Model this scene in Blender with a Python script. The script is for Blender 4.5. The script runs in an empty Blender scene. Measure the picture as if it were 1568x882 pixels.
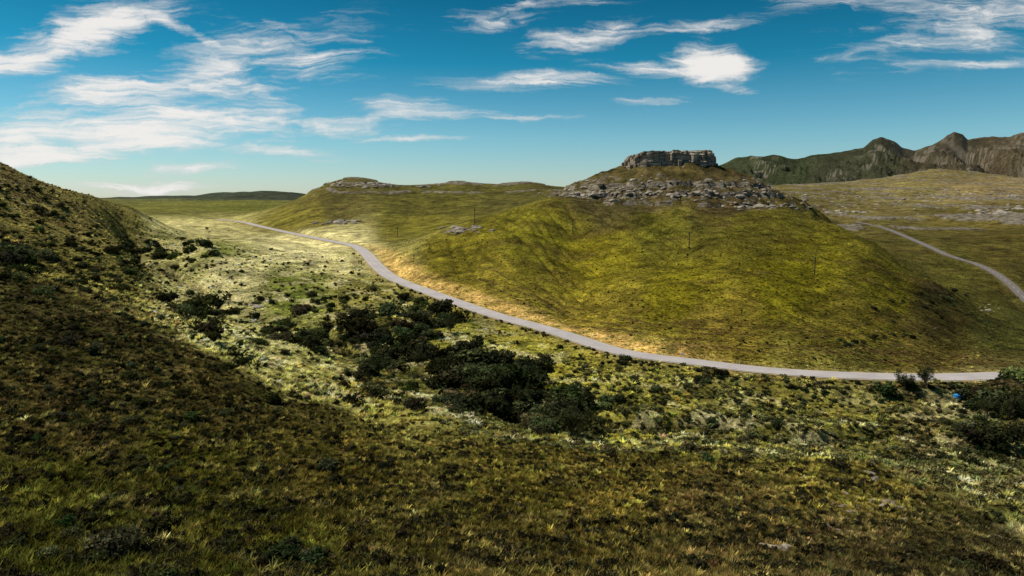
import bpy, math, numpy as np
from mathutils import Vector
rng=np.random.default_rng(7)
F=1045.0; PITCH=math.radians(7.5); cp,sp=math.cos(PITCH),math.sin(PITCH)
scene=bpy.context.scene
scene.view_settings.view_transform='Standard'
try: scene.view_settings.look='None'
except Exception: pass
def ray(u,v):
    u=np.asarray(u,float); v=np.asarray(v,float)
    xc=(u-784)/F; yc=(441-v)/F
    dy=cp+yc*sp; dz=-sp+yc*cp
    return xc/dy, dz/dy      # lateral and vertical tangents
# ---------------------------------------------------------------- noise
_G={}
def pn(x,y,seed=0):
    if seed not in _G:
        r=np.random.default_rng(1000+seed); a=r.random((256,256))*2*np.pi
        _G[seed]=(np.cos(a),np.sin(a))
    gx,gy=_G[seed]
    xi=np.floor(x).astype(np.int64); yi=np.floor(y).astype(np.int64)
    xf=x-xi; yf=y-yi
    u=xf*xf*xf*(xf*(xf*6-15)+10); w=yf*yf*yf*(yf*(yf*6-15)+10)
    def g(i,j,dx,dy):
        ii=(xi+i)&255; jj=(yi+j)&255
        return gx[ii,jj]*dx+gy[ii,jj]*dy
    a=g(0,0,xf,yf); b=g(1,0,xf-1,yf); c=g(0,1,xf,yf-1); d=g(1,1,xf-1,yf-1)
    return (a+u*(b-a)+w*((c+u*(d-c))-(a+u*(b-a))))*1.5
def fbm(x,y,o=4,seed=0):
    s=0;am=1
    for i in range(o):
        s=s+am*pn(x*2**i+i*17.3,y*2**i+i*9.1,seed+i); am*=.5
    return s
def sstep(a,b,x):
    t=np.clip((x-a)/(b-a),0,1); return t*t*(3-2*t)
# ---------------------------------------------------------------- survey lines (bearing, elevation, distance)
ROAD=[(1900,562,214),(1700,570,204),(1568,575,200),(1400,578,196),(1200,570,200),(1050,553,212),(950,540,222),(850,508,250),(750,480,280),(650,445,335),(600,425,375),(575,405,425),(560,388,480),(540,376,540),(500,368,600),(450,358,690),(400,347,800),(370,340,880),(330,336,960)]
ROAD2=[(1700,540,360),(1620,500,385),(1568,455,420),(1540,428,450),(1500,407,500),(1450,390,540),(1400,368,620),(1350,348,720),(1310,340,800)]
EDGE=[(-300,380,150),(0,415,140),(150,470,135),(300,540,125),(450,612,120),(600,655,118),(890,690,115),(1100,700,113),(1330,715,108),(1450,765,90),(1568,835,72),(1850,900,60)]
CREEK=[(200,383,420),(350,470,300),(450,510,255),(600,562,215),(720,610,186),(870,662,164),(1100,672,160),(1350,672,162),(1568,700,152),(1850,720,148)]
LINES=[ROAD,ROAD2,EDGE,CREEK,
[(-400,1250,7),(700,1250,7),(1950,1250,7)],
[(-400,1150,16),(700,1150,16),(1950,1150,17)],
[(-300,1000,27),(400,1000,28),(1100,1000,29),(1850,1000,34)],
[(-300,900,38),(0,882,40),(400,882,43),(784,882,46),(1200,882,50),(1568,882,58),(1850,895,60)],
[(-300,640,75),(0,700,62),(300,730,68),(784,780,70),(1200,790,76),(1400,810,72)],
[(-300,480,110),(0,530,100),(200,600,95),(400,670,92)],
[(0,400,190),(150,445,185),(300,500,185),(450,560,175),(600,610,165),(890,672,148),(1100,688,144),(1330,697,142),(1450,714,132),(1568,740,124),(1850,760,120)],
[(450,440,340),(600,490,275),(720,540,220),(870,590,195),(1100,620,180),(1350,630,178),(1568,640,172),(1850,645,170)],
[(300,375,430),(350,408,380),(450,390,470),(400,365,600),(330,352,750),(250,346,800)],
[(-300,120,330),(-150,185,380),(0,245,420),(80,280,440),(150,305,460),(200,330,470),(250,352,480),(290,366,520)],
[(-300,200,600),(0,300,600),(80,325,600),(150,340,640),(200,345,680)],
[(-300,260,230),(0,330,270),(100,355,290),(180,370,330)],
[(-200,322,1200),(150,325,1200),(300,327,1100)],
[(-300,312,2000),(100,312,2000),(250,313,2000),(400,313,2000)],
[(400,327,950),(440,312,960),(490,290,980),(520,279,1000),(560,276,1050),(700,278,1080),(800,281,1100),(870,288,1100),(950,295,1100)],
[(440,325,1300),(520,300,1350),(700,300,1450),(870,305,1450)],
[(420,350,760),(520,342,730),(609,363,620)],
[(520,312,870),(650,305,900),(740,305,900)],[(650,342,720),(740,322,800)],
[(600,395,440),(640,372,455),(700,350,475),(760,333,490),(840,308,520)],
[(640,368,540),(700,345,600),(760,328,640),(840,314,690)],
[(700,430,345),(700,390,400)],[(877,470,300),(877,420,360),(877,358,454),(877,318,505)],
[(1050,520,232),(1050,450,290),(1050,382,387),(1050,325,480)],
[(1250,540,215),(1250,480,262),(1250,420,320),(1250,360,410)],
[(1380,540,225),(1380,480,275),(1380,420,345)],
[(1215,322,520),(1280,346,470),(1340,373,410),(1430,433,345),(1490,480,308),(1470,530,255),(1440,552,230)],
[(1280,362,560),(1340,384,490),(1430,436,420),(1500,482,355)],[(1380,384,560),(1460,410,490),(1540,455,410)],[(1540,525,285),(1700,535,280)],
[(1290,338,850),(1400,343,780),(1500,350,720),(1568,358,650),(1850,360,650)],
[(1300,322,950),(1400,318,980),(1500,318,930),(1568,316,920),(1850,300,900)],
[(1200,300,1100),(1350,304,1250),(1450,303,1250),(1568,304,1200),(1850,290,1100)],
[(1150,290,1700),(1300,281,1900),(1380,270,2050),(1430,261,2100),(1500,266,2050),(1568,274,2000),(1850,270,2000)],
[(1150,290,2800),(1430,290,2800),(1700,290,2800)],
[(-400,304,4500),(400,304,4500),(1000,303,4500),(1900,303,4500)],
[(-400,308,9000),(700,308,9000),(1900,308,9000)],[(-400,309,16000),(700,309,16000),(1900,309,16000)],
[(950,310,560),(1023,308,610),(1100,312,560)],[(950,315,750),(1100,318,750)],[(1000,315,900)],
]
S=240.0
P=[];T=[]
for L in LINES:
    L=np.array(L,float); a,t=ray(L[:,0],L[:,1]); q=np.stack([a*F,np.log(L[:,2])*S,t*F],1)
    P.append(q[0])
    for i in range(len(q)-1):
        d=np.hypot(*(q[i+1,:2]-q[i,:2])); n=max(1,int(d//70))
        for k in range(1,n+1): P.append(q[i]+(q[i+1]-q[i])*k/n)
P=np.array(P); 
# merge near duplicates
keep=[]
for i in range(len(P)):
    if all(np.hypot(*(P[i,:2]-P[j,:2]))>7 for j in keep): keep.append(i)
P=P[keep]; N=len(P); print("control points",N)
def U(r2): return np.where(r2>1e-9, r2*np.log(np.maximum(r2,1e-9))*.5,0)
XY=P[:,:2]/500.0
K=U(((XY[:,None]-XY[None])**2).sum(-1))+np.eye(N)*2e-5
M=np.zeros((N+3,N+3)); M[:N,:N]=K; M[:N,N]=1; M[:N,N+1:]=XY; M[N,:N]=1; M[N+1:,:N]=XY.T
W=np.linalg.solve(M,np.concatenate([P[:,2],[0,0,0]]))
ga=np.linspace(-1500,1500,420); gl=np.linspace(math.log(5)*S,math.log(17000)*S,460)
GA,GL=np.meshgrid(ga,gl,indexing='ij'); q=np.stack([GA.ravel(),GL.ravel()],1)/500
out=np.empty(len(q))
for i in range(0,len(q),20000):
    c=q[i:i+20000]; r2=((c[:,None]-XY[None])**2).sum(-1)
    out[i:i+20000]=U(r2)@W[:N]+W[N]+c@W[N+1:]
GT=out.reshape(GA.shape)
def tps(a,lY):
    x=np.clip((a*F-ga[0])/(ga[1]-ga[0]),0,len(ga)-1.001); y=np.clip((lY*S-gl[0])/(gl[1]-gl[0]),0,len(gl)-1.001)
    i=x.astype(int); j=y.astype(int); fx=x-i; fy=y-j
    return (GT[i,j]*(1-fx)*(1-fy)+GT[i+1,j]*fx*(1-fy)+GT[i,j+1]*(1-fx)*fy+GT[i+1,j+1]*fx*fy)/F
# ---------------------------------------------------------------- roads (world polylines)
def world_line(L,step=2.0):
    L=np.array(L,float); a,t=ray(L[:,0],L[:,1]); p=np.stack([a*L[:,2],L[:,2],t*L[:,2]],1)
    s=[]
    for i in range(len(p)-1):
        p0=p[max(i-1,0)];p1=p[i];p2=p[i+1];p3=p[min(i+2,len(p)-1)]
        n=int(max(2,np.linalg.norm(p2-p1)//step))
        for k in range(n):
            x=k/n; s.append(.5*((2*p1)+(-p0+p2)*x+(2*p0-5*p1+4*p2-p3)*x*x+(-p0+3*p1-3*p2+p3)*x**3))
    s.append(p[-1]); s=np.array(s)
    for c,wn in ((2,31),(0,9),(1,9)):
        k=np.ones(wn)/wn; pad=np.pad(s[:,c],wn//2,mode='reflect',reflect_type='odd'); s[:,c]=np.convolve(pad,k,'valid')
    return s
R1=world_line(ROAD); R2=world_line(ROAD2)
RC=world_line(CREEK[:-1],3.0)
RC[:,1]+=5*np.sin(RC[:,0]/17)+3*np.sin(RC[:,0]/6.5)
def fa(L):
    L=np.array(L,float); a,t=ray(L[:,0],L[:,1]); o=np.argsort(a); return a[o],L[o,2]
EA,EY=fa(EDGE); CA,CY=fa(CREEK); RA,RY=fa(ROAD)
Yedge=lambda a:np.interp(a,EA,EY); Ycreek=lambda a:np.interp(a,CA,CY); Yroad=lambda a:np.interp(a,RA,RY)
def near_road(x,y,R,maxd=30):
    d=np.full(x.shape,1e9); z=np.zeros(x.shape)
    m=(x>R[:,0].min()-maxd)&(x<R[:,0].max()+maxd)&(y>R[:,1].min()-maxd)&(y<R[:,1].max()+maxd)
    idx=np.nonzero(m)[0]
    for i in range(0,len(idx),20000):
        k=idx[i:i+20000]; r=(x[k][:,None]-R[None,:,0])**2+(y[k][:,None]-R[None,:,1])**2
        j=r.argmin(1); d[k]=np.sqrt(r[np.arange(len(k)),j]); z[k]=R[j,2]
    return d,z
# ---------------------------------------------------------------- mesa + ranges
MC=(float(ray(1023,262)[0])*620,620.0); MRX,MRY=43.0,34.0
def mesa_d(x,y):
    dx=(x-MC[0]);dy=(y-MC[1]); ang=np.arctan2(dy/MRY,dx/MRX)
    r=np.hypot(dx/MRX,dy/MRY)+1e-6
    return (r-1)*np.hypot(dx,dy)/r, ang
def crest(L,Yc): 
    L=np.array(L,float); a,t=ray(L[:,0],L[:,1]); return a,t*Yc
RG1=crest([(1040,300),(1080,268),(1100,252),(1130,240),(1150,236),(1185,234),(1205,239),(1225,240),(1250,234),(1290,230),(1322,226),(1336,213),(1350,208),(1368,213),(1382,223),(1400,228),(1425,221),(1440,212),(1450,204),(1462,199),(1474,204),(1482,212),(1500,207),(1520,205),(1545,206),(1568,201),(1650,195),(1900,210)],4200)
RG0=crest([(-500,300),(100,304),(160,303),(220,300),(300,299),(360,294),(400,292),(440,293),(475,298),(520,302),(900,304)],5200)
MOUNDS=[(590,505,258,16,9,4.5),(640,530,238,14,8,4.0),(480,560,200,22,9,2.5),(960,600,188,26,9,3.0),(1020,640,168,22,9,3.0),(1250,660,160,26,10,2.5)]
MOUNDS=[(float(ray(u,v)[0])*Yc,Yc,rx,ry,hh) for u,v,Yc,rx,ry,hh in MOUNDS]
def H(x,y,fine=True,roads=True):
    x=np.asarray(x,float);y=np.asarray(y,float); sh=x.shape; x=x.ravel();y=y.ravel()
    a=x/y; lY=np.log(y); z=tps(a,lY)*y
    vz=sstep(.98,1.15,y/Yedge(a))*(1-sstep(.80,.95,y/np.maximum(Yroad(a),1)))*(a>-.5)
    for i,lam in enumerate((640,320,160,80,40,20,10,5,2.5,1.3)):
        if not fine and lam<4: break
        w=np.clip(.30*y/lam,0,1)**2
        if lam<=5: w=w*np.clip(400/y,0,1)
        if 30<lam<400: w=w*(1-.7*np.exp(-((a-.62)/.12)**2)*(1-sstep(600,750,y)))
        am=(1.9 if lam<12 else 1.0)
        n=pn(x/lam+3.1*i,y/lam+7.7*i,i)
        z=z+.016*lam*w*n*am
        if 4<lam<45: z=z+vz*.030*lam*(np.abs(n)*-1.6+.5)*np.clip(.30*y/lam,0,1)
    # drainage gullies fanning down the main hill
    hz=sstep(1.06,1.3,y/Yroad(a))*(1-sstep(480,560,y))*sstep(-.2,-.12,a)*(1-sstep(.5,.66,a))
    z=z-hz*1.5*np.clip(1-np.abs(pn(x/26+y/95,y/260,12))*5,0,1)
    z=z-hz*.8*np.clip(1-np.abs(pn(x/11+y/50,y/140,13))*4,0,1)
    hl=(1-sstep(-.5,-.44,a))*(1-sstep(440,520,y))*sstep(150,220,y)
    z=z-hl*2.4*np.clip(1-np.abs(pn(y/24-x/80,x/200,14))*4,0,1)
    for mx_,my_,rx,ry,hh in MOUNDS:
        z=z+hh*np.exp(-((x-mx_)/rx)**2-((y-my_)/ry)**2)
    # stream cut
    if roads:
        dc,_=near_road(x,y,RC,12); z=z-2.8*(1-sstep(1.5,5.5,dc))
    d,ang=mesa_d(x,y); m=d<200
    if m.any():
        dm=d[m]; an=ang[m]; xx=x[m];yy=y[m]
        n=fbm(xx/22,yy/22,4,20); wob=dm+n*7
        s=25.0-.36*np.clip(wob,-20,400)-.35*np.maximum(wob-68,0)+1.0*fbm(an*9,dm/30,3,30)
        ledge=42+8*pn(an*2,an*0+.5,33)
        s=s-2.8*sstep(ledge,ledge+1.8,wob)-2.4*sstep(ledge+15,ledge+16.8,wob)+2.4
        s=np.where(dm<-3,24.5,s)
        z[m]=np.maximum(z[m],s)
    # far range, right
    m=(y>2600)
    if m.any():
        xx=x[m];yy=y[m];aa=a[m]
        c=np.interp(aa,*RG1)+24*fbm(xx/200,yy*0+2.2,5,40)*(aa>.25)*.5
        rd=1-np.abs(fbm(xx/380,yy/900,5,44))
        prof=np.abs(yy-4200)/1500
        zz=c*(1-prof**.75)-60*prof+(rd-.75)*230*np.clip(prof*3,0,1)
        zz=np.where(aa>.2,zz,-1e3)
        c0=np.interp(aa,*RG0)+10*fbm(xx/300,yy*0,3,50); p0=np.abs(yy-5200)/1000
        z0=c0-45*p0+14*fbm(xx/200,yy/400,3,52)*np.clip(p0*3,0,1)
        z[m]=np.maximum(z[m],np.maximum(zz,z0))
    if roads:
        for R,w0,w1 in ((R1,6.0,15.0),(R2,5.0,22.0)):
            d,rz=near_road(x,y,R); k=1-sstep(w0,w1,d); z=z*(1-k)+(rz-.12)*k
    return z.reshape(sh)
# ---------------------------------------------------------------- ray cast onto the land (for surveying positions)
YS=np.exp(np.concatenate([np.linspace(math.log(25),math.log(700),420),np.linspace(math.log(705),math.log(6500),150)]))
def cast(u,v):
    u=np.atleast_1d(np.asarray(u,float)); v=np.atleast_1d(np.asarray(v,float)); a,t=ray(u,v)
    res=np.full(len(u),np.nan)
    for i in range(0,len(u),400):
        A=a[i:i+400][:,None];Tt=t[i:i+400][:,None]
        X=A*YS[None];YY=np.broadcast_to(YS[None],X.shape)
        h=H(X,YY,fine=False,roads=False); hit=h>=Tt*YY
        j=hit.argmax(1); ok=hit.any(1)&(j>0)
        k=np.arange(len(j)); f1=(h-Tt*YY)[k,j]; f0=(h-Tt*YY)[k,np.maximum(j-1,0)]
        w=np.clip(-f0/(f1-f0+1e-9),0,1); yy=YS[np.maximum(j-1,0)]*(1-w)+YS[j]*w
        res[i:i+400]=np.where(ok,yy,np.nan)
    return a*res,res
# ---------------------------------------------------------------- land colour anchors (albedo; near-slope ones carry a painted-in cloud shadow)
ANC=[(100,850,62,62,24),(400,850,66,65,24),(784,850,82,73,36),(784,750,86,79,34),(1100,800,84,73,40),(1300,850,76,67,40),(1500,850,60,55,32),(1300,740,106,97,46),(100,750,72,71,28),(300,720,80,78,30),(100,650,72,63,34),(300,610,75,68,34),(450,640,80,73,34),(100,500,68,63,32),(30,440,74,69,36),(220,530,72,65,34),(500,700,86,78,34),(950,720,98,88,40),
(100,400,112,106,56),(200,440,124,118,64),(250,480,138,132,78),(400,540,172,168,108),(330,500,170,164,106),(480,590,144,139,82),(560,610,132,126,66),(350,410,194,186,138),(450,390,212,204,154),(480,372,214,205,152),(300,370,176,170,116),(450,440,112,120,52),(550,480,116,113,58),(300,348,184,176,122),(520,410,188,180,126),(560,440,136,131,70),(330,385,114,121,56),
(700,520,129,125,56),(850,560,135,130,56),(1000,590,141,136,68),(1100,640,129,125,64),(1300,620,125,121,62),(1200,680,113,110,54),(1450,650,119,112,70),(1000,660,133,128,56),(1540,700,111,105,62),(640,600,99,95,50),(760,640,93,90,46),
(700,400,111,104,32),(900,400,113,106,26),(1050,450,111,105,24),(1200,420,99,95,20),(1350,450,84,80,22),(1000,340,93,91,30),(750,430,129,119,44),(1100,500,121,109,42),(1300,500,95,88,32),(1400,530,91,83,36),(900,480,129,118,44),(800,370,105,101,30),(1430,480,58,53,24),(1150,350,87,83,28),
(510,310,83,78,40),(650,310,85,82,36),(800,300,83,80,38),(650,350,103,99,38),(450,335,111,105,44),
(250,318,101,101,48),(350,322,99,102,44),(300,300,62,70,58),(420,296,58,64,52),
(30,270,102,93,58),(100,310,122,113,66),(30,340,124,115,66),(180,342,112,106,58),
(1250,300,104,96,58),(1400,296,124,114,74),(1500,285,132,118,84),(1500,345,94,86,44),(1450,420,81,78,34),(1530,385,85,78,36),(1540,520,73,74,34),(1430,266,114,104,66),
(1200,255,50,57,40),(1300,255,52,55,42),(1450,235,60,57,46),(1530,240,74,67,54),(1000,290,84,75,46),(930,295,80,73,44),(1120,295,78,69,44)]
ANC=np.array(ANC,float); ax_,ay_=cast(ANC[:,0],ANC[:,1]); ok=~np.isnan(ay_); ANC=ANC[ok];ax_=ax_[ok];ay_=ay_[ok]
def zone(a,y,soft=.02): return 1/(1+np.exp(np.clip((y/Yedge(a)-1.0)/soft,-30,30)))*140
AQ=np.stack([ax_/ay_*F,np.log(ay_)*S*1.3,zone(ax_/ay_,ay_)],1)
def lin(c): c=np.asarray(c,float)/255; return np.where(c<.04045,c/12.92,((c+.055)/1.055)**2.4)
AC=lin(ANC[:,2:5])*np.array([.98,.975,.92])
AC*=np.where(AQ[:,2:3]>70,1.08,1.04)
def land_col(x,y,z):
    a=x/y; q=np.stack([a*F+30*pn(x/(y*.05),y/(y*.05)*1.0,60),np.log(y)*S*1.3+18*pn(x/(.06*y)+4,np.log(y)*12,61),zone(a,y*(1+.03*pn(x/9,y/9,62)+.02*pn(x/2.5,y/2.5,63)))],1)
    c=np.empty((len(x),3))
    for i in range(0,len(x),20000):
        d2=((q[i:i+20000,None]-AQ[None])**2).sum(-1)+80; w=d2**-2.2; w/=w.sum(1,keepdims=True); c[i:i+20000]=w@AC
    # patchiness
    p=fbm(x/35,y/35,4,70); p2=fbm(x/7,y/7,3,74)
    near=np.clip(300/y,0,1)
    c*= (1+.36*p+.36*p2*near)[:,None].clip(.3,2.2)
    # pale dry-grass streaks in the valley bottom
    vz=sstep(1.0,1.08,y/Yedge(a))*(1-sstep(.85,1.0,y/Yroad(a)))*(a>-.55)
    k=vz*sstep(.08,.5,fbm(x/14+y/60,y/9,4,170))*.62; c=c*(1-k[:,None])+np.array(lin([192,184,140]))*k[:,None]
    k=vz*sstep(.15,.65,fbm(x/22,y/16,4,180))*.5; c=c*(1-k[:,None])+np.array(lin([74,84,32]))*k[:,None]
    # near slope: paler grass sweeps and green flushes
    nz=1-sstep(.95,1.0,y/Yedge(a))
    k=nz*sstep(.2,.8,fbm(x/9+y/30,y/5,4,210))*.45; c=c*(1-k[:,None])+np.array(lin([132,120,70]))*k[:,None]
    k=nz*sstep(.15,.7,fbm(x/12,y/8,4,220))*.5; c=c*(1-k[:,None])+np.array(lin([58,60,24]))*k[:,None]
    # brown heath streaks on hill faces
    k=(1-vz)*(1-nz)*(y<2600)*sstep(.2,.7,fbm(x/60,y/22,4,190))*.38; c=c*(1-k[:,None])+np.array(lin([84,69,38]))*k[:,None]
    c*=(1+.25*fbm(x/250,y/250,3,78)*(y>600))[:,None]
    d,rz=near_road(x,y,R1,60)
    beyond=(y>np.interp(a,RA,RY))
    # eroded terraces parallel to the road at the hill foot
    k=beyond*(a>-.05)*sstep(11,16,d)*(1-sstep(34,52,d))*sstep(.05,.35,fbm(d/3.2,x/28,3,230))*.7
    c=c*(1-k[:,None])+np.array(lin([84,66,40]))*k[:,None]
    g=np.exp(-((d-9)/7.0)**2)*beyond*sstep(-.02,.12,(1120-(a*F+784))/1568*1.2)*(sstep(540,620,a*F+784))
    g=np.clip(g*(1.0+1.0*p2),0,1)
    c=c*(1-g[:,None])+np.array(lin([205,172,104]))*g[:,None]
    g=np.exp(-(d/8.0)**4)*.75*(1-g)*(.7+.5*p2).clip(0,1); c=c*(1-g[:,None])+np.array(lin([165,147,96]))*g[:,None]
    d2_,_=near_road(x,y,R2,30); g=np.exp(-(d2_/5)**4)*.4; c=c*(1-g[:,None])+np.array(lin([112,102,66]))*g[:,None]
    dc,_=near_road(x,y,RC,12); g=(1-sstep(1.0,4.0,dc))*.7; c=c*(1-g[:,None])+np.array(lin([52,46,30]))*g[:,None]
    return c
# ---------------------------------------------------------------- node helpers
def mat(name):
    m=bpy.data.materials.new(name); m.use_nodes=True; nt=m.node_tree; nt.nodes.clear()
    return m,nt
def nd(nt,t,**k):
    n=nt.nodes.new(t)
    for a,b in k.items():
        if a.startswith('i_'):
            key=a[2:]; key=int(key) if key.isdigit() else key
            n.inputs[key].default_value=b
        else: setattr(n,a,b)
    return n
def mixc(nt,a,b,f,mode='MIX'):
    n=nt.nodes.new('ShaderNodeMix'); n.data_type='RGBA'; n.blend_type=mode
    for s,v in ((0,f),(6,a),(7,b)):
        if hasattr(v,'is_output'): nt.links.new(v,n.inputs[s])
        else: n.inputs[s].default_value=v if not isinstance(v,tuple) else v
    return n.outputs[2]
# ground material
gm,nt=mat('grassland'); L=nt.links.new
at=nd(nt,'ShaderNodeAttribute',attribute_name='Col'); rk=nd(nt,'ShaderNodeAttribute',attribute_name='rock')
tc=nd(nt,'ShaderNodeTexCoord')
n1=nd(nt,'ShaderNodeTexNoise',i_Scale=.09,i_Detail=9.0,i_Roughness=.75); L(tc.outputs['Object'],n1.inputs['Vector'])
mr=nd(nt,'ShaderNodeMapRange'); mr.inputs[1].default_value=.34; mr.inputs[2].default_value=.66; mr.inputs[3].default_value=.26; mr.inputs[4].default_value=1.85
L(n1.outputs['Fac'],mr.inputs[0])
n2=nd(nt,'ShaderNodeTexNoise',i_Scale=.9,i_Detail=6.0,i_Roughness=.7); L(tc.outputs['Object'],n2.inputs['Vector'])
mr2=nd(nt,'ShaderNodeMapRange'); mr2.inputs[1].default_value=.36; mr2.inputs[2].default_value=.64; mr2.inputs[3].default_value=.35; mr2.inputs[4].default_value=1.6
L(n2.outputs['Fac'],mr2.inputs[0])
mm=nd(nt,'ShaderNodeMath',operation='MULTIPLY'); L(mr.outputs[0],mm.inputs[0]); L(mr2.outputs[0],mm.inputs[1])
vs=nd(nt,'ShaderNodeVectorMath',operation='SCALE'); L(at.outputs['Color'],vs.inputs[0]); L(mm.outputs[0],vs.inputs['Scale'])
n3=nd(nt,'ShaderNodeTexNoise',i_Scale=.35,i_Detail=4.0); L(tc.outputs['Object'],n3.inputs['Vector'])
hue=mixc(nt,(1.15,.98,.92,1),(.9,1.01,.9,1),n3.outputs['Fac'])
gc=mixc(nt,vs.outputs[0],hue,1.0,'MULTIPLY')
n4=nd(nt,'ShaderNodeTexNoise',i_Scale=.5,i_Detail=8.0,i_Roughness=.7); mp=nd(nt,'ShaderNodeMapping'); mp.inputs['Scale'].default_value=(.25,.25,1.6)
L(tc.outputs['Object'],mp.inputs[0]); L(mp.outputs[0],n4.inputs['Vector'])
cr=nd(nt,'ShaderNodeValToRGB'); e=cr.color_ramp.elements; e[0].position=.38; e[0].color=(.032,.026,.018,1); e[1].position=.68; e[1].color=(.40,.35,.28,1); L(n4.outputs['Fac'],cr.inputs[0])
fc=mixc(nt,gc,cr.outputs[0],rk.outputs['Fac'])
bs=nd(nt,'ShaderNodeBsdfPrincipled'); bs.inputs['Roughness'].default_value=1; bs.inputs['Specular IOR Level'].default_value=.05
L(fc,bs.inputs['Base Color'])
bp=nd(nt,'ShaderNodeBump'); bp.inputs['Strength'].default_value=1.0; bp.inputs['Distance'].default_value=1.1; 
ad=nd(nt,'ShaderNodeMath',operation='ADD'); L(n2.outputs['Fac'],ad.inputs[0]); L(n1.outputs['Fac'],ad.inputs[1]); L(ad.outputs[0],bp.inputs['Height']); L(bp.outputs[0],bs.inputs['Normal'])
o=nd(nt,'ShaderNodeOutputMaterial'); L(bs.outputs[0],o.inputs[0])
# ---------------------------------------------------------------- ground mesh
cols=np.concatenate([np.linspace(-1.4,-.86,60)[:-1],np.linspace(-.86,.86,1000),np.linspace(.86,1.4,60)[1:]])
rows=np.exp(np.concatenate([np.linspace(math.log(6),math.log(34),40)[:-1],np.linspace(math.log(34),math.log(120),220)[:-1],np.linspace(math.log(120),math.log(720),460)[:-1],np.linspace(math.log(720),math.log(6000),260)[:-1],np.linspace(math.log(6000),math.log(16000),40)]))
A_,Y_=np.meshgrid(cols,rows); X=(A_*Y_).ravel(); Y=Y_.ravel(); Z=H(X,Y)
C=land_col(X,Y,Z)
nr,nc=len(rows),len(cols)
Zg=Z.reshape(nr,nc); Yg=Y.reshape(nr,nc); Xg=X.reshape(nr,nc)
dzy=np.gradient(Zg,axis=0)/np.gradient(Yg,axis=0); dzx=np.gradient(Zg,axis=1)/np.gradient(Xg,axis=1)
slope=np.hypot(dzy,dzx).ravel()
rock=np.zeros(len(X)); au=A_.ravel()*F+784
d,ang=mesa_d(X,Y)
rock=np.maximum(rock,sstep(.8,1.15,slope)*(d<80)*(d>-5))
rock=np.maximum(rock,((d>30)&(d<70))*sstep(.22,.52,fbm(X/7,Y/7,3,90)+.25*fbm(X/40,Y/40,2,95))*.9)
# bedding ledges on the distant slopes
lv=(Z+5*fbm(X/150,Y/150,3,97))/11.0; fr=lv-np.floor(lv)
led=(fr>.78)*sstep(-.35,-.1,fbm(X/90,Y/110,4,98))*((Y>700))*(Y<3000)*(au>1150)
led2=(fr>.74)*sstep(-.4,-.15,fbm(X/60,Y/60,3,99))*(Y>850)*(Y<1200)*(au<900)*(Z>4)
lv3=(Z+10*fbm(X/500,Y/500,3,197))/30.0; fr3=lv3-np.floor(lv3)
rr=(fr3>.75)*(Y>3200)*(Y<5000)*sstep(-.05,.35,fbm(X/330,Y/500,3,199)+.25*(au-1300)/250)*.75
pk=(Y>3950)*(Y<4500)*(au>1330)*sstep(.5,1.0,slope)*.5
rock=np.clip(np.maximum.reduce([rock,led*.9,led2*.85,rr,pk]),0,1)
Zg2=Z+np.where(led+led2>0,1.8,0)
me=bpy.data.meshes.new('ground'); me.vertices.add(len(X)); me.vertices.foreach_set('co',np.stack([X,Y,Zg2],1).astype(np.float32).ravel())
idx=np.arange(nr*nc).reshape(nr,nc); f=np.stack([idx[:-1,:-1],idx[:-1,1:],idx[1:,1:],idx[1:,:-1]],-1).reshape(-1,4)
def fill_faces(me,f,smooth=True):
    n,k=f.shape
    me.loops.add(n*k); me.polygons.add(n); me.loops.foreach_set('vertex_index',f.astype(np.int32).ravel())
    me.polygons.foreach_set('loop_start',np.arange(0,n*k,k,dtype=np.int32)); me.polygons.foreach_set('loop_total',np.full(n,k,np.int32))
    me.polygons.foreach_set('use_smooth',np.full(n,smooth)); me.update(calc_edges=True)
fill_faces(me,f)
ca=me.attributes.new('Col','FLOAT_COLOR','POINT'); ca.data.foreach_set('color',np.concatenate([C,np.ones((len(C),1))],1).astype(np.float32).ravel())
ra=me.attributes.new('rock','FLOAT','POINT'); ra.data.foreach_set('value',rock.astype(np.float32))
me.materials.append(gm); ground=bpy.data.objects.new('ground',me); scene.collection.objects.link(ground)
# ---------------------------------------------------------------- generic mesh
def mk(name,V,Fc,mt=None,smooth=False,link=True,parent=None):
    m=bpy.data.meshes.new(name); m.from_pydata([tuple(map(float,v)) for v in V],[],[tuple(map(int,x)) for x in Fc]); m.update()
    if smooth: m.polygons.foreach_set('use_smooth',[True]*len(m.polygons))
    if mt: m.materials.append(mt)
    ob=bpy.data.objects.new(name,m)
    if link: scene.collection.objects.link(ob)
    if parent: ob.parent=parent
    return ob
def simple(name,col,rough=.8,nscale=3,amt=.35,metal=0):
    m,nt=mat(name); L=nt.links.new
    t=nd(nt,'ShaderNodeTexCoord'); n=nd(nt,'ShaderNodeTexNoise',i_Scale=nscale,i_Detail=6.0); L(t.outputs['Object'],n.inputs['Vector'])
    c=mixc(nt,tuple(x*(1-amt) for x in col)+(1,),tuple(min(1,x*(1+amt)) for x in col)+(1,),n.outputs['Fac'])
    b=nd(nt,'ShaderNodeBsdfPrincipled'); b.inputs['Roughness'].default_value=rough; b.inputs['Metallic'].default_value=metal; L(c,b.inputs['Base Color'])
    o=nd(nt,'ShaderNodeOutputMaterial'); L(b.outputs[0],o.inputs[0]); return m
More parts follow.
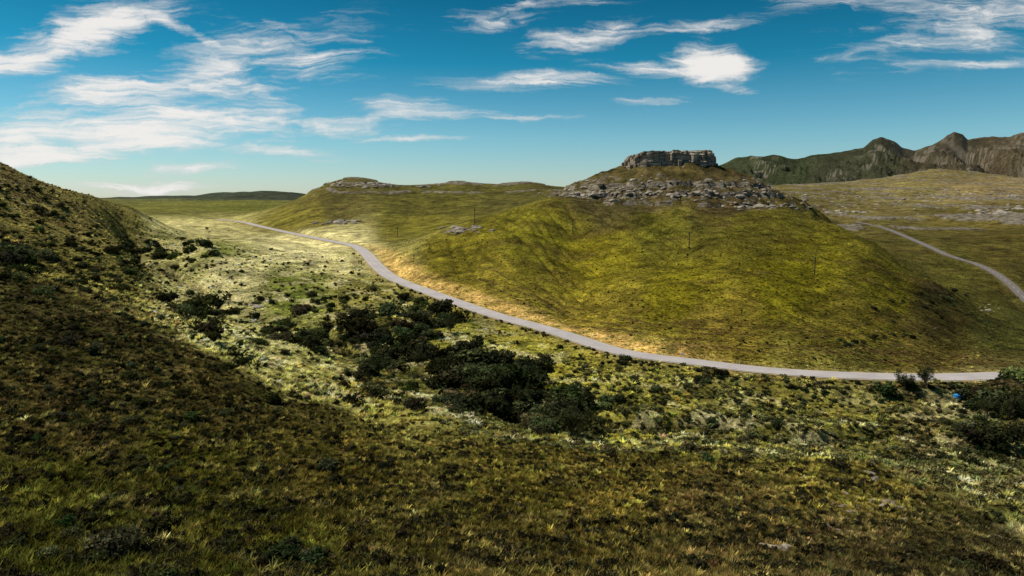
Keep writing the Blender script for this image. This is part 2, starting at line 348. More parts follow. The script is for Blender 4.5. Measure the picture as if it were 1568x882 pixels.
# ---------------------------------------------------------------- roads
asph=simple('asphalt',(.42,.38,.37),.75,.15,.3); verge=simple('gravel_verge',(.36,.30,.19),.95,.6,.5); paint=simple('road_paint',(.75,.73,.68),.6,2,.1)
asph2=simple('asphalt_old',(.15,.13,.12),.8,.3,.2); verge2=simple('dirt_verge',(.12,.10,.05),.95,.6,.5)
def strip(name,R,o0,o1,dz,mt,dash=None,parent=None):
    t=np.gradient(R[:,:2],axis=0); t/=np.linalg.norm(t,axis=1)[:,None]; n=np.stack([t[:,1],-t[:,0]],1)
    V=[];Fc=[]
    for i in range(len(R)):
        for o in (o0,o1): V.append((R[i,0]+n[i,0]*o,R[i,1]+n[i,1]*o,R[i,2]+dz))
    for i in range(len(R)-1):
        if dash and (i%dash[0])>=dash[1]: continue
        Fc.append((2*i,2*i+2,2*i+3,2*i+1))
    ob=mk(name,V,Fc,mt,smooth=True,parent=parent)
    return ob
def road(name,R,hw,am,vm,v=1.0,edge=True):
    e=bpy.data.objects.new(name,None); scene.collection.objects.link(e)
    strip('verge_sheet',R,-hw-v,hw+v,.06,vm,parent=e); strip('carriageway',R,-hw,hw,.16,am,parent=e)
    if edge:
        strip('edge_line_a',R,-hw+.25,-hw+.40,.175,paint,parent=e); strip('edge_line_b',R,hw-.40,hw-.25,.175,paint,parent=e)
    strip('centre_line',R,-.07,.07,.175,paint,dash=(4,2),parent=e)
road('road',R1,3.7,asph,verge); road('road',R2,2.6,asph2,verge2,.7,False)
# ---------------------------------------------------------------- mesa cliff
rockm,nt=mat('sandstone'); L=nt.links.new
t=nd(nt,'ShaderNodeTexCoord'); mp=nd(nt,'ShaderNodeMapping'); mp.inputs['Scale'].default_value=(.12,.12,.9); L(t.outputs['Object'],mp.inputs[0])
n=nd(nt,'ShaderNodeTexNoise',i_Scale=1.0,i_Detail=8.0,i_Roughness=.7); L(mp.outputs[0],n.inputs['Vector'])
cr=nd(nt,'ShaderNodeValToRGB'); e=cr.color_ramp.elements; e[0].position=.36; e[0].color=(.05,.038,.026,1); e[1].position=.68; e[1].color=(.56,.48,.38,1); x_=cr.color_ramp.elements.new(.5); x_.color=(.25,.20,.15,1)
L(n.outputs['Fac'],cr.inputs[0])
b=nd(nt,'ShaderNodeBsdfPrincipled'); b.inputs['Roughness'].default_value=.95; L(cr.outputs[0],b.inputs['Base Color'])
bp=nd(nt,'ShaderNodeBump'); bp.inputs['Strength'].default_value=1; bp.inputs['Distance'].default_value=.5; L(n.outputs['Fac'],bp.inputs['Height']); L(bp.outputs[0],b.inputs['Normal'])
o=nd(nt,'ShaderNodeOutputMaterial'); L(b.outputs[0],o.inputs[0])
na=520; nl=30; V=[];Fc=[]
angs=np.linspace(0,2*np.pi,na,endpoint=False)
def blocks(n,wmin,wmax,amp,seed):
    r=np.random.default_rng(seed); out=np.zeros(n); i=0
    while i<n:
        w=int(r.integers(wmin,wmax)); out[i:i+w]=r.normal()*amp
        if w>4: out[i]-=1.2*r.random()
        i+=w
    return out
tiers=[(0,.34,3.0,blocks(na,6,16,1.4,1)),(.34,.62,1.2,blocks(na,5,14,1.3,2)),(.62,.9,-.4,blocks(na,5,18,1.6,3)),(.9,1.01,-2.8,blocks(na,4,10,1.6,4))]
low=1.0*pn(angs*1.6,angs*0+.3,5)*2
for k in range(nl):
    h=k/(nl-1)
    for j,an in enumerate(angs):
        for (h0,h1,off,bl) in tiers:
            if h0<=h<h1: o_=off+bl[j]
        ca_,sa_=math.cos(an),math.sin(an); sc=(abs(ca_)**2.4+abs(sa_)**2.4)**(-1/2.4)
        x=MC[0]+ca_*sc*(MRX-2.5+o_+low[j]); y=MC[1]+sa_*sc*(MRY-3+o_+low[j])
        xr=(x-MC[0])/MRX
        ztop=39.8-7.0*max(0,(-xr-.62)/.38)**.8-6.0*max(0,(xr-.76)/.24)+.4*math.sin(an*7)+.35*float(bl[j])-1.0*max(0,-xr)
        V.append((x,y,19+(ztop-19)*h+.2*rng.normal()*(h>.1)))
for k in range(nl-1):
    for j in range(na): Fc.append((k*na+j,k*na+(j+1)%na,(k+1)*na+(j+1)%na,(k+1)*na+j))
base=(nl-1)*na; top=np.array(V[base:]); prev=base
for s in (.93,.75,.4):
    st=len(V)
    for j in range(na):
        p=top[j]; V.append((MC[0]+(p[0]-MC[0])*s,MC[1]+(p[1]-MC[1])*s,p[2]*.5+19.8+.6*rng.random()))
    for j in range(na): Fc.append((prev+j,prev+(j+1)%na,st+(j+1)%na,st+j))
    prev=st
V.append((MC[0],MC[1],40.0)); c_=len(V)-1
for j in range(na): Fc.append((prev+j,prev+(j+1)%na,c_))
mk('mesa_cliff',V,Fc,rockm)
# ---------------------------------------------------------------- plant sources
def plantmat(name,trans=.35,gain=1.0):
    m,nt=mat(name); L=nt.links.new
    a=nd(nt,'ShaderNodeAttribute',attribute_name='tint'); a.attribute_type='INSTANCER'
    v=nd(nt,'ShaderNodeAttribute',attribute_name='shade')
    s=nd(nt,'ShaderNodeVectorMath',operation='SCALE'); L(a.outputs['Color'],s.inputs[0]); L(v.outputs['Fac'],s.inputs['Scale'])
    d=nd(nt,'ShaderNodeBsdfDiffuse'); tr=nd(nt,'ShaderNodeBsdfTranslucent'); L(s.outputs[0],d.inputs[0]); L(s.outputs[0],tr.inputs[0])
    mx=nd(nt,'ShaderNodeMixShader'); mx.inputs[0].default_value=trans; L(d.outputs[0],mx.inputs[1]); L(tr.outputs[0],mx.inputs[2])
    o=nd(nt,'ShaderNodeOutputMaterial'); L(mx.outputs[0],o.inputs[0]); return m
pm=plantmat('plant_leaves')
def set_shade(ob,s):
    a=ob.data.attributes.new('shade','FLOAT','POINT'); a.data.foreach_set('value',np.asarray(s,np.float32))
def tussock(name,seed,nb=30,spread=.45,h=.8,wd=.045):
    r=np.random.default_rng(seed);V=[];Fc=[];sh=[]
    for i in range(nb):
        an=r.random()*6.283; rr=spread*.55*math.sqrt(r.random()); bx,by=rr*math.cos(an),rr*math.sin(an)
        le=an+r.normal()*.6; L_=h*(.55+.6*r.random()); lean=.25+.55*r.random(); w=wd*(.7+.8*r.random())
        px,py=-math.sin(le)*w,math.cos(le)*w
        b=len(V); sd=.7+.7*r.random()
        for k,(s,wk) in enumerate(((0,1),(.5,.9),(1,.15))):
            ox=bx+math.cos(le)*lean*L_*s*s; oy=by+math.sin(le)*lean*L_*s*s; z=L_*s*(1-.25*lean*s)-.05
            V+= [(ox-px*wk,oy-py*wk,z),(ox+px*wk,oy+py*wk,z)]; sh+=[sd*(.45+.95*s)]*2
        Fc+=[(b,b+1,b+3,b+2),(b+2,b+3,b+5,b+4)]
    ob=mk(name,V,Fc,pm,link=False); set_shade(ob,sh); return ob
def bush(name,seed,nl=9,leaves=900,leaf=.11,flat=.8):
    r=np.random.default_rng(seed);V=[];Fc=[];sh=[]
    cen=[]
    for i in range(nl):
        an=r.random()*6.283; rr=.62*math.sqrt(r.random()); hh=.35+.85*r.random()*(1-.5*rr)
        cen.append((rr*math.cos(an),rr*math.sin(an),hh*flat,.26+.24*r.random()))
    for i in range(leaves):
        c=cen[int(r.integers(nl))]; d=r.normal(size=3); d/=np.linalg.norm(d); d[2]=d[2]*.8
        rad=c[3]*(.55+.6*r.random()**.6)
        p=np.array(c[:3])+d*rad
        if p[2]<.02: p[2]=.02+.2*r.random()
        nrm=d*.6+r.normal(size=3)*.7+np.array([0,0,.4]); nrm/=np.linalg.norm(nrm)
        t1=np.cross(nrm,r.normal(size=3)); t1/=np.linalg.norm(t1)+1e-9; t2=np.cross(nrm,t1)
        s1=leaf*(.5+.9*r.random()); s2=s1*.6; b=len(V)
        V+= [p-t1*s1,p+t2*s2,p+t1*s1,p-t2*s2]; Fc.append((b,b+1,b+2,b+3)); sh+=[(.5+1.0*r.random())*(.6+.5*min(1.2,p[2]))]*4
    for i in range(6):   # stems
        c=cen[i%nl]; b=len(V); w=.03
        V+=[(-w,0,-.1),(w,0,-.1),(c[0]+w*.3,c[1],c[2]),(c[0]-w*.3,c[1],c[2]),(0,-w,-.1),(0,w,-.1),(c[0],c[1]+w*.3,c[2]),(c[0],c[1]-w*.3,c[2])]
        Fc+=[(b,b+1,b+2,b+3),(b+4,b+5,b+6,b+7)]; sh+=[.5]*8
    ob=mk(name,V,Fc,pm,link=False); set_shade(ob,sh); return ob
rockvar=simple('field_stone',(.30,.26,.205),.9,1.2,.65)
import bmesh
def stone(name,seed):
    r=np.random.default_rng(seed); bm=bmesh.new(); bmesh.ops.create_icosphere(bm,subdivisions=2,radius=1)
    ax=r.normal(size=(9,3)); ax/=np.linalg.norm(ax,axis=1)[:,None]; cut=.55+.35*r.random(9)
    for v in bm.verts:
        p=np.array(v.co)
        for a_,c in zip(ax,cut):
            dd=p@a_-c
            if dd>0: p=p-a_*dd
        p*=1+.05*r.normal(); v.co=(p[0]*1.3,p[1],p[2]*.5)
    me=bpy.data.meshes.new(name); bm.to_mesh(me); bm.free(); me.materials.append(rockm if seed%2 else rockvar); return bpy.data.objects.new(name,me)
def coll(name,obs):
    c=bpy.data.collections.new(name)
    for o in obs: c.objects.link(o)
    return c
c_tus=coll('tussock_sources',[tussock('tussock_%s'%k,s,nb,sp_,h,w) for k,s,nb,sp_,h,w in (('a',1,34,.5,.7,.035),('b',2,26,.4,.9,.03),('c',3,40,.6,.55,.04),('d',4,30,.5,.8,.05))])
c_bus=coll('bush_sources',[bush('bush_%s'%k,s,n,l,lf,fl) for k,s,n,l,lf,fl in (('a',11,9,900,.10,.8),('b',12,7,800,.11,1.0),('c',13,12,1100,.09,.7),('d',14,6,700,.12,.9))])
c_shr=coll('shrub_sources',[bush('shrub_%s'%k,s,n,l,lf,fl) for k,s,n,l,lf,fl in (('a',21,6,170,.20,.8),('b',22,5,150,.22,.9),('c',23,7,200,.18,.6))])
c_sto=coll('stone_sources',[stone('stone_%s'%k,i) for i,k in enumerate('abcdef')])
def scatter(name,c,pts,scl,tint,n,seed=0,mat_=None):
    r=np.random.default_rng(seed); N=len(pts)
    me=bpy.data.meshes.new(name); me.vertices.add(N); me.vertices.foreach_set('co',pts.astype(np.float32).ravel())
    def at(nm,tp,key,val):
        a=me.attributes.new(nm,tp,'POINT'); a.data.foreach_set(key,val.ravel())
    at('scl','FLOAT_VECTOR','vector',scl.astype(np.float32)); at('tint','FLOAT_COLOR','color',np.concatenate([tint,np.ones((N,1))],1).astype(np.float32))
    rot=np.zeros((N,3),np.float32); rot[:,2]=r.random(N)*6.283; rot[:,0]=r.normal(size=N)*.12; at('rot','FLOAT_VECTOR','vector',rot)
    at('idx','INT','value',r.integers(0,n,N).astype(np.int32))
    ob=bpy.data.objects.new(name,me); scene.collection.objects.link(ob)
    g=bpy.data.node_groups.new(name+'_scatter','GeometryNodeTree'); g.interface.new_socket('Geometry',in_out='INPUT',socket_type='NodeSocketGeometry'); g.interface.new_socket('Geometry',in_out='OUTPUT',socket_type='NodeSocketGeometry')
    gi=g.nodes.new('NodeGroupInput'); go=g.nodes.new('NodeGroupOutput'); ip=g.nodes.new('GeometryNodeInstanceOnPoints'); ci=g.nodes.new('GeometryNodeCollectionInfo')
    ci.inputs['Collection'].default_value=c; ci.inputs['Separate Children'].default_value=True; ci.inputs['Reset Children'].default_value=True
    def na_(nm,tp):
        a=g.nodes.new('GeometryNodeInputNamedAttribute'); a.data_type=tp; a.inputs['Name'].default_value=nm; return a.outputs['Attribute']
    g.links.new(gi.outputs[0],ip.inputs['Points']); g.links.new(ci.outputs[0],ip.inputs['Instance']); ip.inputs['Pick Instance'].default_value=True
    g.links.new(na_('idx','INT'),ip.inputs['Instance Index']); g.links.new(na_('rot','FLOAT_VECTOR'),ip.inputs['Rotation']); g.links.new(na_('scl','FLOAT_VECTOR'),ip.inputs['Scale'])
    g.links.new(ip.outputs[0],go.inputs[0])
    md=ob.modifiers.new('scatter','NODES'); md.node_group=g
    return ob
def sv(s,zr): return np.stack([s,s,s*zr],1)
# ---- grass tussocks
def samp(n,y0,y1,a0=-.83,a1=.83,pw=0):
    a=rng.uniform(a0,a1,n); y=np.exp(rng.uniform(math.log(y0),math.log(y1),n)); return a,y
def not_road(x,y,m=5.5):
    d,_=near_road(x,y,R1); d2,_=near_road(x,y,R2); return (d>m)&(d2>m)
def grass(name,n,y0,y1,cond,s0,s1,zr,gain,seed,jit=.35,thr=-9,col=None,tint=None,nn=4):
    a,y=samp(n,y0,y1); x=a*y; k=cond(a,y)&not_road(x,y)&(fbm(x/5,y/5,3,200+seed)>thr); x=x[k];y=y[k]
    z=H(x,y); s=s0+(s1-s0)*rng.random(len(x))**1.5
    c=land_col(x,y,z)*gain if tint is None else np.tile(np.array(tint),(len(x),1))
    c=c*np.exp(rng.normal(size=(len(x),1))*jit)*(1+rng.normal(size=(len(x),3))*.07)
    scatter(name,col or c_tus,np.stack([x,y,z],1),sv(s,zr*(.7+.6*rng.random(len(x)))),c.clip(0,.9),nn,seed)
    print(name,len(x))
vz_=lambda a,y:(y>Yedge(a)*1.0)&(y<Yroad(a)*.98)
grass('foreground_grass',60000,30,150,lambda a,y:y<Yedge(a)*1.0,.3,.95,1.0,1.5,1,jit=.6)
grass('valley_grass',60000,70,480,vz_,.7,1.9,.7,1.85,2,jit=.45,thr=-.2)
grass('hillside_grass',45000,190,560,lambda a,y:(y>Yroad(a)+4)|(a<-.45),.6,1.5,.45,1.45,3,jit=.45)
grass('heath_shrubs',28000,34,150,lambda a,y:y<Yedge(a)*1.0,.2,.68,.95,1,31,jit=.4,thr=.03,col=c_shr,tint=(.039,.036,.017),nn=3)
grass('valley_shrubs',17000,80,460,vz_,.3,1.05,.85,1,32,jit=.4,thr=.03,col=c_shr,tint=(.050,.056,.024),nn=3)
grass('herb_clumps',16000,95,215,lambda a,y:vz_(a,y)&(a>-.1),.5,1.3,.8,1,35,jit=.45,thr=-.05,col=c_shr,tint=(.142,.138,.054),nn=3)
grass('hill_shrubs',5000,150,520,lambda a,y:(a<-.42)|(y>Yroad(a)+10),.25,.8,.8,1,33,jit=.35,thr=.1,col=c_shr,tint=(.044,.046,.019),nn=3)
grass('slope_shrubs',7500,150,500,lambda a,y:(a<-.44)&(y>Yedge(a)),.35,1.1,.85,1,34,jit=.35,thr=.0,col=c_shr,tint=(.046,.050,.021),nn=3)
# ---- bushes
BC=[(120,385,150,45,150,1.3),(230,385,60,10,60,2.1),(30,395,40,15,36,2.0),(120,340,110,30,100,1.0),(60,290,60,25,50,1.0),(170,420,110,30,110,1.4),(330,475,50,14,28,2.5),(450,510,50,16,36,2.6),(480,470,120,24,60,1.4),(560,500,90,24,60,2.4),(600,545,60,26,50,2.8),(660,490,36,24,34,2.6),(680,565,40,22,30,3.0),(760,585,60,28,44,3.4),(790,600,70,25,36,2.3),(870,635,25,28,24,3.6),(730,625,50,12,24,2.3),(820,655,30,10,16,2.1),(940,600,80,24,26,1.3),(1400,592,45,10,26,2.7),(1540,610,35,22,32,3.0),(1500,660,60,20,24,1.9),(1450,710,80,20,20,1.3),(950,560,12,5,4,1.5),(560,450,90,14,40,1.1),(430,400,90,14,45,.9),(1150,640,220,40,60,.9),(1250,690,200,18,40,1.0),(420,540,90,20,30,1.4),(620,600,70,20,30,1.4),
(260,720,30,15,6,.9),(420,710,60,14,8,.8),(150,840,140,30,20,.9),(450,850,30,14,6,.9),(1500,870,40,12,8,.9),(1180,790,15,5,3,.7),(980,775,12,5,3,.6),(600,715,40,10,6,.7),(820,665,20,5,4,1.4),(250,640,200,40,70,.6),(150,560,140,60,130,.6),(1445,458,26,10,30,.9),(1320,528,35,4,16,.9),(1380,515,40,4,14,.8),(1100,580,80,6,14,1.1),(1400,470,40,20,14,.9)]
U_=[];V_=[];Sz=[]
for (u,v,su,svv,n,s) in BC:
    U_+=list(rng.normal(u,su*.7,n));V_+=list(rng.normal(v,svv*.7,n));Sz+=list(s*np.exp(rng.normal(size=n)*.4))
x,y=cast(U_,V_); Sz=np.array(Sz); k=~np.isnan(y); x=x[k];y=y[k];Sz=Sz[k]
k=not_road(x,y,6.5)&(y<900); x=x[k];y=y[k];Sz=Sz[k]
j=rng.integers(0,len(R1)//2,170); hx=R1[j,0]+rng.normal(size=170)*1; hy=R1[j,1]-8-np.abs(rng.normal(size=170))*2.0
x=np.concatenate([x,hx]);y=np.concatenate([y,hy]);Sz=np.concatenate([Sz,.6+.6*rng.random(170)])
k=not_road(x,y,5.5); x=x[k];y=y[k];Sz=Sz[k]
tint=np.array([.056,.062,.025])*np.exp(rng.normal(size=(len(x),1))*.5)*(1+rng.normal(size=(len(x),3))*.12)
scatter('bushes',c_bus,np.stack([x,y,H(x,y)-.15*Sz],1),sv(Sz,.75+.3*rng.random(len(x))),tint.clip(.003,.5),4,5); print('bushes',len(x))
# ---- stones
SC=[(1170,316,50,4,70,1.5),(1060,297,90,4,60,1.4),(890,299,40,3,110,1.7),(980,292,50,4,50,1.3),(515,341,26,3,34,2.8),(705,352,22,4,50,1.8),(550,283,50,3,110,2.8),(640,285,60,2,30,2.0),(1300,326,30,3,34,2.6),(1530,325,35,6,90,2.8),(1450,300,80,8,110,2.6),(1350,312,90,6,60,2.0),(1540,300,40,6,50,2.4),(1280,300,60,4,40,2.2),(1400,505,60,3,4,.5),(1505,474,20,4,14,.9),(1190,838,14,8,7,.55),(1330,775,70,20,34,.4),(1520,828,14,3,4,.5),(1380,730,60,12,30,.4),(390,470,8,3,3,1.0),(1270,812,8,3,3,.4),(1400,800,60,14,14,.4),(900,820,400,40,40,.16),(770,878,4,2,1,.25),(60,300,60,20,24,.7)]
U_=[];V_=[];Sz=[]
for (u,v,su,svv,n,s) in SC:
    U_+=list(rng.normal(u,su*.7,n));V_+=list(rng.normal(v,svv*.7,n));Sz+=list(s*np.exp(rng.normal(size=n)*.4))
x,y=cast(U_,V_);Sz=np.array(Sz);k=~np.isnan(y)&(y<1700);x=x[k];y=y[k];Sz=Sz[k];k=not_road(x,y,6);x=x[k];y=y[k];Sz=Sz[k]
NR=300
th=rng.random(NR)*6.283; dd=rng.normal(50,9,NR); hx=MC[0]+np.cos(th)*(MRX+dd);hy=MC[1]+np.sin(th)*(MRY+dd)
x=np.concatenate([x,hx]);y=np.concatenate([y,hy]);Sz=np.concatenate([Sz,1.2*np.exp(rng.normal(size=NR)*.45)])
scatter('rocks',c_sto,np.stack([x,y,H(x,y)-.05*Sz],1),sv(Sz,.8+.4*rng.random(len(x))),np.ones((len(x),3))*.3,6,6)
# ---------------------------------------------------------------- riverside trees
bark=simple('bark',(.09,.07,.05),.95,6,.4)
lf,nt=mat('tree_foliage'); L=nt.links.new
v=nd(nt,'ShaderNodeAttribute',attribute_name='shade'); s=nd(nt,'ShaderNodeVectorMath',operation='SCALE'); s.inputs[0].default_value=(.054,.062,.023); L(v.outputs['Fac'],s.inputs['Scale'])
d_=nd(nt,'ShaderNodeBsdfDiffuse');tr=nd(nt,'ShaderNodeBsdfTranslucent');L(s.outputs[0],d_.inputs[0]);L(s.outputs[0],tr.inputs[0]);mx=nd(nt,'ShaderNodeMixShader');mx.inputs[0].default_value=.35;L(d_.outputs[0],mx.inputs[1]);L(tr.outputs[0],mx.inputs[2]);o=nd(nt,'ShaderNodeOutputMaterial');L(mx.outputs[0],o.inputs[0])
def tree(u,v,h,seed):
    r=np.random.default_rng(seed); x,y=cast([u],[v]); x=x[0];y=y[0]; z=float(H(np.array([x]),np.array([y]))[0])
    V=[];Fc=[];mi=[];sh=[]
    def limb(p0,p1,r0,r1,n=6):
        p0=np.array(p0);p1=np.array(p1);d=p1-p0;d/=np.linalg.norm(d);a=np.cross(d,[.3,.5,.1]);a/=np.linalg.norm(a);b=np.cross(d,a);s=len(V)
        for p,rr in ((p0,r0),(p1,r1)):
            for k in range(n): V.append(p+(a*math.cos(k*6.283/n)+b*math.sin(k*6.283/n))*rr); sh.append(1)
        for k in range(n): Fc.append((s+k,s+(k+1)%n,s+n+(k+1)%n,s+n+k)); mi.append(0)
    limb((0,0,-.4),(0.1,0,h*.25),h*.04,h*.03)
    tips=[]
    for i in range(9):
        an=i*2.4+r.normal()*.3; e=(math.cos(an)*h*(.15+.3*r.random()),math.sin(an)*h*(.15+.3*r.random()),h*(.4+.5*r.random())); m_=(e[0]*.45,e[1]*.45,h*.25+(e[2]-h*.25)*.55)
        limb((.1,0,h*(.15+.1*r.random())),m_,h*.022,h*.014); limb(m_,e,h*.014,h*.005); tips+= [e,m_]
        e2=(e[0]+r.normal()*h*.1,e[1]+r.normal()*h*.1,e[2]*.8); limb(m_,e2,h*.01,h*.004); tips.append(e2)
    for i in range(2600):
        t=np.array(tips[int(r.integers(len(tips)))]); d=r.normal(size=3);d/=np.linalg.norm(d); p=t+d*h*.13*r.random()**.5
        nrm=d+r.normal(size=3)*.8;nrm/=np.linalg.norm(nrm);t1=np.cross(nrm,r.normal(size=3));t1/=np.linalg.norm(t1);t2=np.cross(nrm,t1);s1=h*.022*(.6+.8*r.random());b=len(V)
        V.extend([p-t1*s1,p+t2*s1*.6,p+t1*s1,p-t2*s1*.6]);Fc.append((b,b+1,b+2,b+3));mi.append(1);sh.extend([.5+1.0*r.random()]*4)
    ob=mk('riverside_tree',V,Fc,bark); ob.data.materials.append(lf); ob.data.polygons.foreach_set('material_index',mi); set_shade(ob,sh); ob.location=(x,y,z)
for i,(u,v,h) in enumerate([(1385,604,6.5),(1415,602,6),(1545,640,8.5),(1510,640,6.5),(875,672,8.5),(852,640,7),(760,605,7),(720,590,6),(800,625,7),(640,560,6),(690,510,6),(580,575,5.5),(540,530,5.5)]):
    tree(u,v,h,300+i)
# ---------------------------------------------------------------- utility poles
wood=simple('weathered_wood',(.045,.034,.024),.9,5,.3); ceram=simple('insulator',(.5,.5,.48),.4,5,.1)
def box(V,Fc,c,s):
    b=len(V)
    for i in (-1,1):
        for j in (-1,1):
            for k in (-1,1): V.append((c[0]+i*s[0],c[1]+j*s[1],c[2]+k*s[2]))
    for f_ in ((0,1,3,2),(4,6,7,5),(0,4,5,1),(2,3,7,6),(0,2,6,4),(1,5,7,3)): Fc.append(tuple(b+q for q in f_))
def cyl(V,Fc,p,r0,r1,h,n=10):
    b=len(V)
    for z_,rr in ((0,r0),(h,r1)):
        for k in range(n): V.append((p[0]+rr*math.cos(k*6.283/n),p[1]+rr*math.sin(k*6.283/n),p[2]+z_))
    for k in range(n): Fc.append((b+k,b+(k+1)%n,b+n+(k+1)%n,b+n+k))
    Fc.append(tuple(b+n+k for k in range(n)))
tops=[]
for (u,v,h) in [(609,363,9.5),(727,341,10),(877,358,10),(1055,382,10),(1247,421,9)]:
    x,y=cast([u],[v]); x=x[0];y=y[0];z=float(H(np.array([x]),np.array([y]))[0])
    V=[];Fc=[]; cyl(V,Fc,(0,0,-.6),.28,.22,h+.6); box(V,Fc,(0,.27,h-.6),(1.2,.08,.12)); box(V,Fc,(0,.27,h-1.5),(.8,.06,.08))
    n0=len(Fc)
    for ix in (-1,0,1): cyl(V,Fc,(ix*1.0,.27,h-.48),.07,.05,.28,8)
    ob=mk('utility_pole',V,Fc,wood); ob.data.materials.append(ceram)
    for p in ob.data.polygons[n0:]: p.material_index=1
    ob.location=(x,y,z); ob.rotation_euler=(0,0,.6); tops.append(np.array((x,y,z+h-.3)))
V=[];Fc=[]
for p,q in zip(tops[:-1],tops[1:]):
    for off in (-.9,.9):
        pr=None
        for k in range(25):
            s=k/24; c=p*(1-s)+q*s-np.array([0,0,6*s*(1-s)]); c=c+np.array([off*.8,off*.5,0]); b=len(V); w=.02
            V+=[c+(w,0,0),c+(-w,0,w),c+(0,0,-w)]
            if pr is not None:
                for m_ in range(3): Fc.append((pr+m_,pr+(m_+1)%3,b+(m_+1)%3,b+m_))
            pr=b
mk('power_lines',V,Fc,simple('wire',(.08,.08,.08),.5))
# roadside marker posts
white=simple('white_post_paint',(.7,.7,.66),.6,3,.1)
V=[];Fc=[]
for j in range(10,len(R1)-4,14):
    for sd in (-1,1):
        t_=R1[j+1,:2]-R1[j-1,:2];t_/=np.linalg.norm(t_); p=R1[j,:2]+np.array([t_[1],-t_[0]])*5.0*sd; cyl(V,Fc,(p[0],p[1],R1[j,2]),.07,.06,1.0,8)
mk('road_marker_posts',V,Fc,white)
def put(u,v): 
    x,y=cast([u],[v]); return x[0],y[0],float(H(x,y)[0])
x,y,z=put(1045,548)
V=[];Fc=[];cyl(V,Fc,(0,0,-.3),.05,.05,2.3,8);box(V,Fc,(0,-.07,1.7),(.45,.02,.45));ob=mk('road_sign',V,Fc,white);ob.location=(x,y,z)
blue=simple('blue_plastic',(.03,.22,.55),.4,2,.15); x,y,z=put(1458,611)
V=[];Fc=[];cyl(V,Fc,(0,0,-.1),.95,1.0,1.2,24);cyl(V,Fc,(0,0,1.1),.8,.3,.25,24);cyl(V,Fc,(0,0,1.35),.25,.25,.12,16);ob=mk('blue_water_tank',V,Fc,blue);ob.location=(x,y-2,z-.1)
# ---------------------------------------------------------------- sky
SUN_EL=math.radians(53); SUN_AZ=math.radians(-74)
w=bpy.data.worlds.new('World'); scene.world=w; w.use_nodes=True; nt=w.node_tree; nt.nodes.clear(); L=nt.links.new
w.cycles.sampling_method='MANUAL'; w.cycles.sample_map_resolution=256
sky=nd(nt,'ShaderNodeTexSky'); sky.sky_type='NISHITA'; sky.sun_disc=False; sky.sun_elevation=SUN_EL; sky.sun_rotation=SUN_AZ; sky.air_density=1.0; sky.dust_density=.3; sky.ozone_density=2.5
g=nd(nt,'ShaderNodeTexCoord'); sx=nd(nt,'ShaderNodeSeparateXYZ'); L(g.outputs['Generated'],sx.inputs[0])
def mth(op,a,b=None,clamp=False):
    n=nd(nt,'ShaderNodeMath',operation=op); n.use_clamp=clamp
    for i,q in enumerate((a,b)):
        if q is None: continue
        if hasattr(q,'is_output'): L(q,n.inputs[i])
        else: n.inputs[i].default_value=q
    return n.outputs[0]
yy=mth('MAXIMUM',sx.outputs[1],.02); av=mth('DIVIDE',sx.outputs[0],yy); ev=mth('DIVIDE',sx.outputs[2],yy)
cb=nd(nt,'ShaderNodeCombineXYZ'); L(av,cb.inputs[0]); L(ev,cb.inputs[1])
rampf=mth('MULTIPLY',sx.outputs[2],2.6,True)
cr=nd(nt,'ShaderNodeValToRGB'); e=cr.color_ramp.elements; e[0].position=0; e[0].color=(1.0,1.15,1.30,1); e[1].position=.82; e[1].color=(.010,.37,.47,1); q=e.new(.22); q.color=(.60,1.04,1.14,1); q=e.new(.48); q.color=(.08,.70,.82,1)
L(rampf,cr.inputs[0]); skyc=mixc(nt,sky.outputs[0],cr.outputs[0],1.0,'MULTIPLY')
nw=nd(nt,'ShaderNodeTexNoise',i_Scale=3.0,i_Detail=8.0,i_Roughness=.62); L(cb.outputs[0],nw.inputs['Vector'])
sb=nd(nt,'ShaderNodeVectorMath',operation='SUBTRACT'); L(nw.outputs['Color'],sb.inputs[0]); sb.inputs[1].default_value=(.5,.5,.5)
ml=nd(nt,'ShaderNodeVectorMath',operation='MULTIPLY'); L(sb.outputs[0],ml.inputs[0]); ml.inputs[1].default_value=(.24,.06,0)
wp=nd(nt,'ShaderNodeVectorMath',operation='ADD'); L(cb.outputs[0],wp.inputs[0]); L(ml.outputs[0],wp.inputs[1])
CL=[(140,48,130,38,14,1.8),(20,98,90,24,8,1.5),(290,38,110,11,-27,1.2),(430,80,150,50,-8,1.05),(330,120,210,46,20,1.1),(190,138,120,26,5,1.3),(200,200,380,40,3,1.6),(80,238,190,26,8,1.5),(440,232,95,13,-3,1.35),(220,287,135,11,3,1.1),(300,255,105,10,6,1.05),(420,182,160,14,-2,1.25),(790,122,135,13,1,1.45),(630,168,82,18,-4,1.2),(790,178,100,8,-4,1.05),(640,212,110,5,3,1.05),(1085,88,68,34,-6,1.9),(1120,130,55,9,-8,.9),(880,58,100,20,10,1.05),(1060,42,200,11,5,1.1),(780,20,150,24,8,.9),(980,150,60,7,3,.8),(1440,55,200,50,5,1.0),(1490,97,150,11,3,1.2),(1330,12,180,18,-3,.9),(1560,15,130,50,5,1.05),(1000,100,90,12,-4,.8)]
dens=None
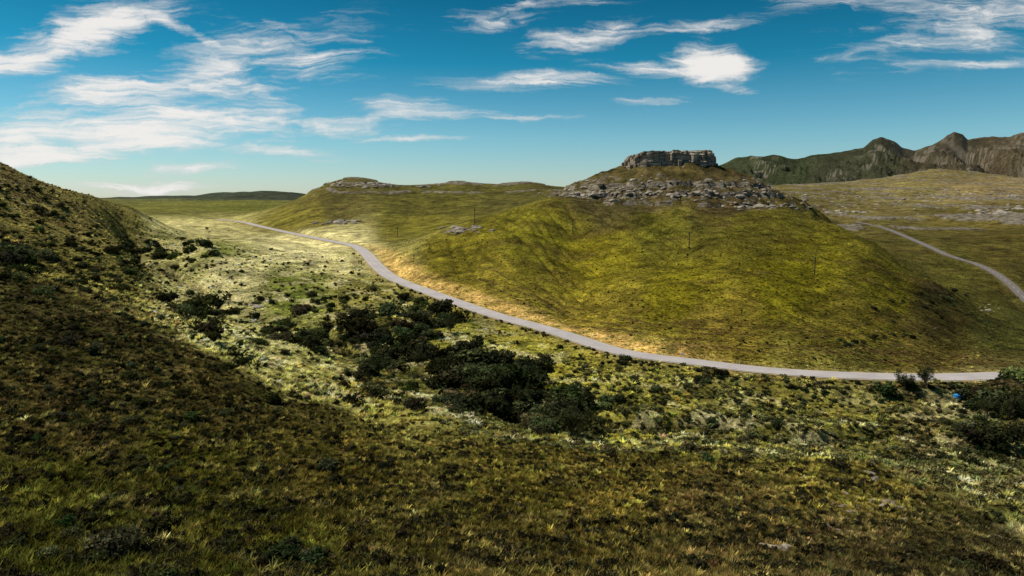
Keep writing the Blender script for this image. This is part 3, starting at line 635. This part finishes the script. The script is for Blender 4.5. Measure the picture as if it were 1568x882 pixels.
for (u,v,ru,rv,an,it) in CL:
    a0,t0=ray(u,v); m=nd(nt,'ShaderNodeMapping',vector_type='TEXTURE'); m.inputs['Location'].default_value=(float(a0),float(t0),0); m.inputs['Rotation'].default_value=(0,0,math.radians(an)); m.inputs['Scale'].default_value=(ru*1.4/F,rv*1.4/F,1)
    L(wp.outputs[0],m.inputs[0]); ln=nd(nt,'ShaderNodeVectorMath',operation='LENGTH'); L(m.outputs[0],ln.inputs[0])
    k=nd(nt,'ShaderNodeMapRange',interpolation_type='SMOOTHSTEP'); k.inputs[1].default_value=1.2; k.inputs[2].default_value=0; k.inputs[3].default_value=0; k.inputs[4].default_value=it; L(ln.outputs['Value'],k.inputs[0])
    dens=k.outputs[0] if dens is None else mth('MAXIMUM',dens,k.outputs[0])
mp=nd(nt,'ShaderNodeMapping'); mp.inputs['Scale'].default_value=(1,4.4,1); mp.inputs['Rotation'].default_value=(0,0,math.radians(-14)); L(wp.outputs[0],mp.inputs[0])
nf=nd(nt,'ShaderNodeTexNoise',i_Scale=4.2,i_Detail=9.0,i_Roughness=.6); nf.inputs['Distortion'].default_value=.9; L(mp.outputs[0],nf.inputs['Vector'])
mp2=nd(nt,'ShaderNodeMapping'); mp2.inputs['Scale'].default_value=(1,9,1); mp2.inputs['Rotation'].default_value=(0,0,math.radians(-16)); L(wp.outputs[0],mp2.inputs[0])
nf2=nd(nt,'ShaderNodeTexNoise',i_Scale=8.0,i_Detail=8.0,i_Roughness=.62); nf2.inputs['Distortion'].default_value=1.2; L(mp2.outputs[0],nf2.inputs['Vector'])
fac=mth('ADD',dens,mth('MULTIPLY',mth('SUBTRACT',nf.outputs['Fac'],.58),2.8))
fac=mth('ADD',fac,mth('MULTIPLY',mth('SUBTRACT',nf2.outputs['Fac'],.54),2.2))
fac=mth('MULTIPLY',fac,mth('MULTIPLY',dens,3.0,True))
k=nd(nt,'ShaderNodeMapRange',interpolation_type='SMOOTHSTEP'); k.inputs[1].default_value=.0; k.inputs[2].default_value=1.4; k.inputs[3].default_value=0; k.inputs[4].default_value=.96; L(fac,k.inputs[0])
cc=mixc(nt,(7.0,7.3,7.4,1),(10.6,10.2,9.8,1),k.outputs[0])
fin=mixc(nt,skyc,cc,k.outputs[0])
bg=nd(nt,'ShaderNodeBackground'); bg.inputs['Strength'].default_value=.085; L(fin,bg.inputs[0]); o=nd(nt,'ShaderNodeOutputWorld'); L(bg.outputs[0],o.inputs[0])
# sun
sl=bpy.data.lights.new('sun','SUN'); sl.energy=4.9; sl.angle=math.radians(.5); sl.color=(1,.925,.80); so=bpy.data.objects.new('sun',sl); scene.collection.objects.link(so)
dirn=Vector((math.sin(SUN_AZ)*math.cos(SUN_EL),math.cos(SUN_AZ)*math.cos(SUN_EL),math.sin(SUN_EL)))
so.rotation_euler=dirn.to_track_quat('Z','Y').to_euler(); so.location=dirn*300
# camera
cam=bpy.data.cameras.new('camera'); cam.sensor_width=36; cam.lens=24.0; cam.clip_start=.5; cam.clip_end=40000; co=bpy.data.objects.new('camera',cam); scene.collection.objects.link(co)
co.location=(0,0,0); co.rotation_euler=(math.radians(90-7.5),0,0); scene.camera=co
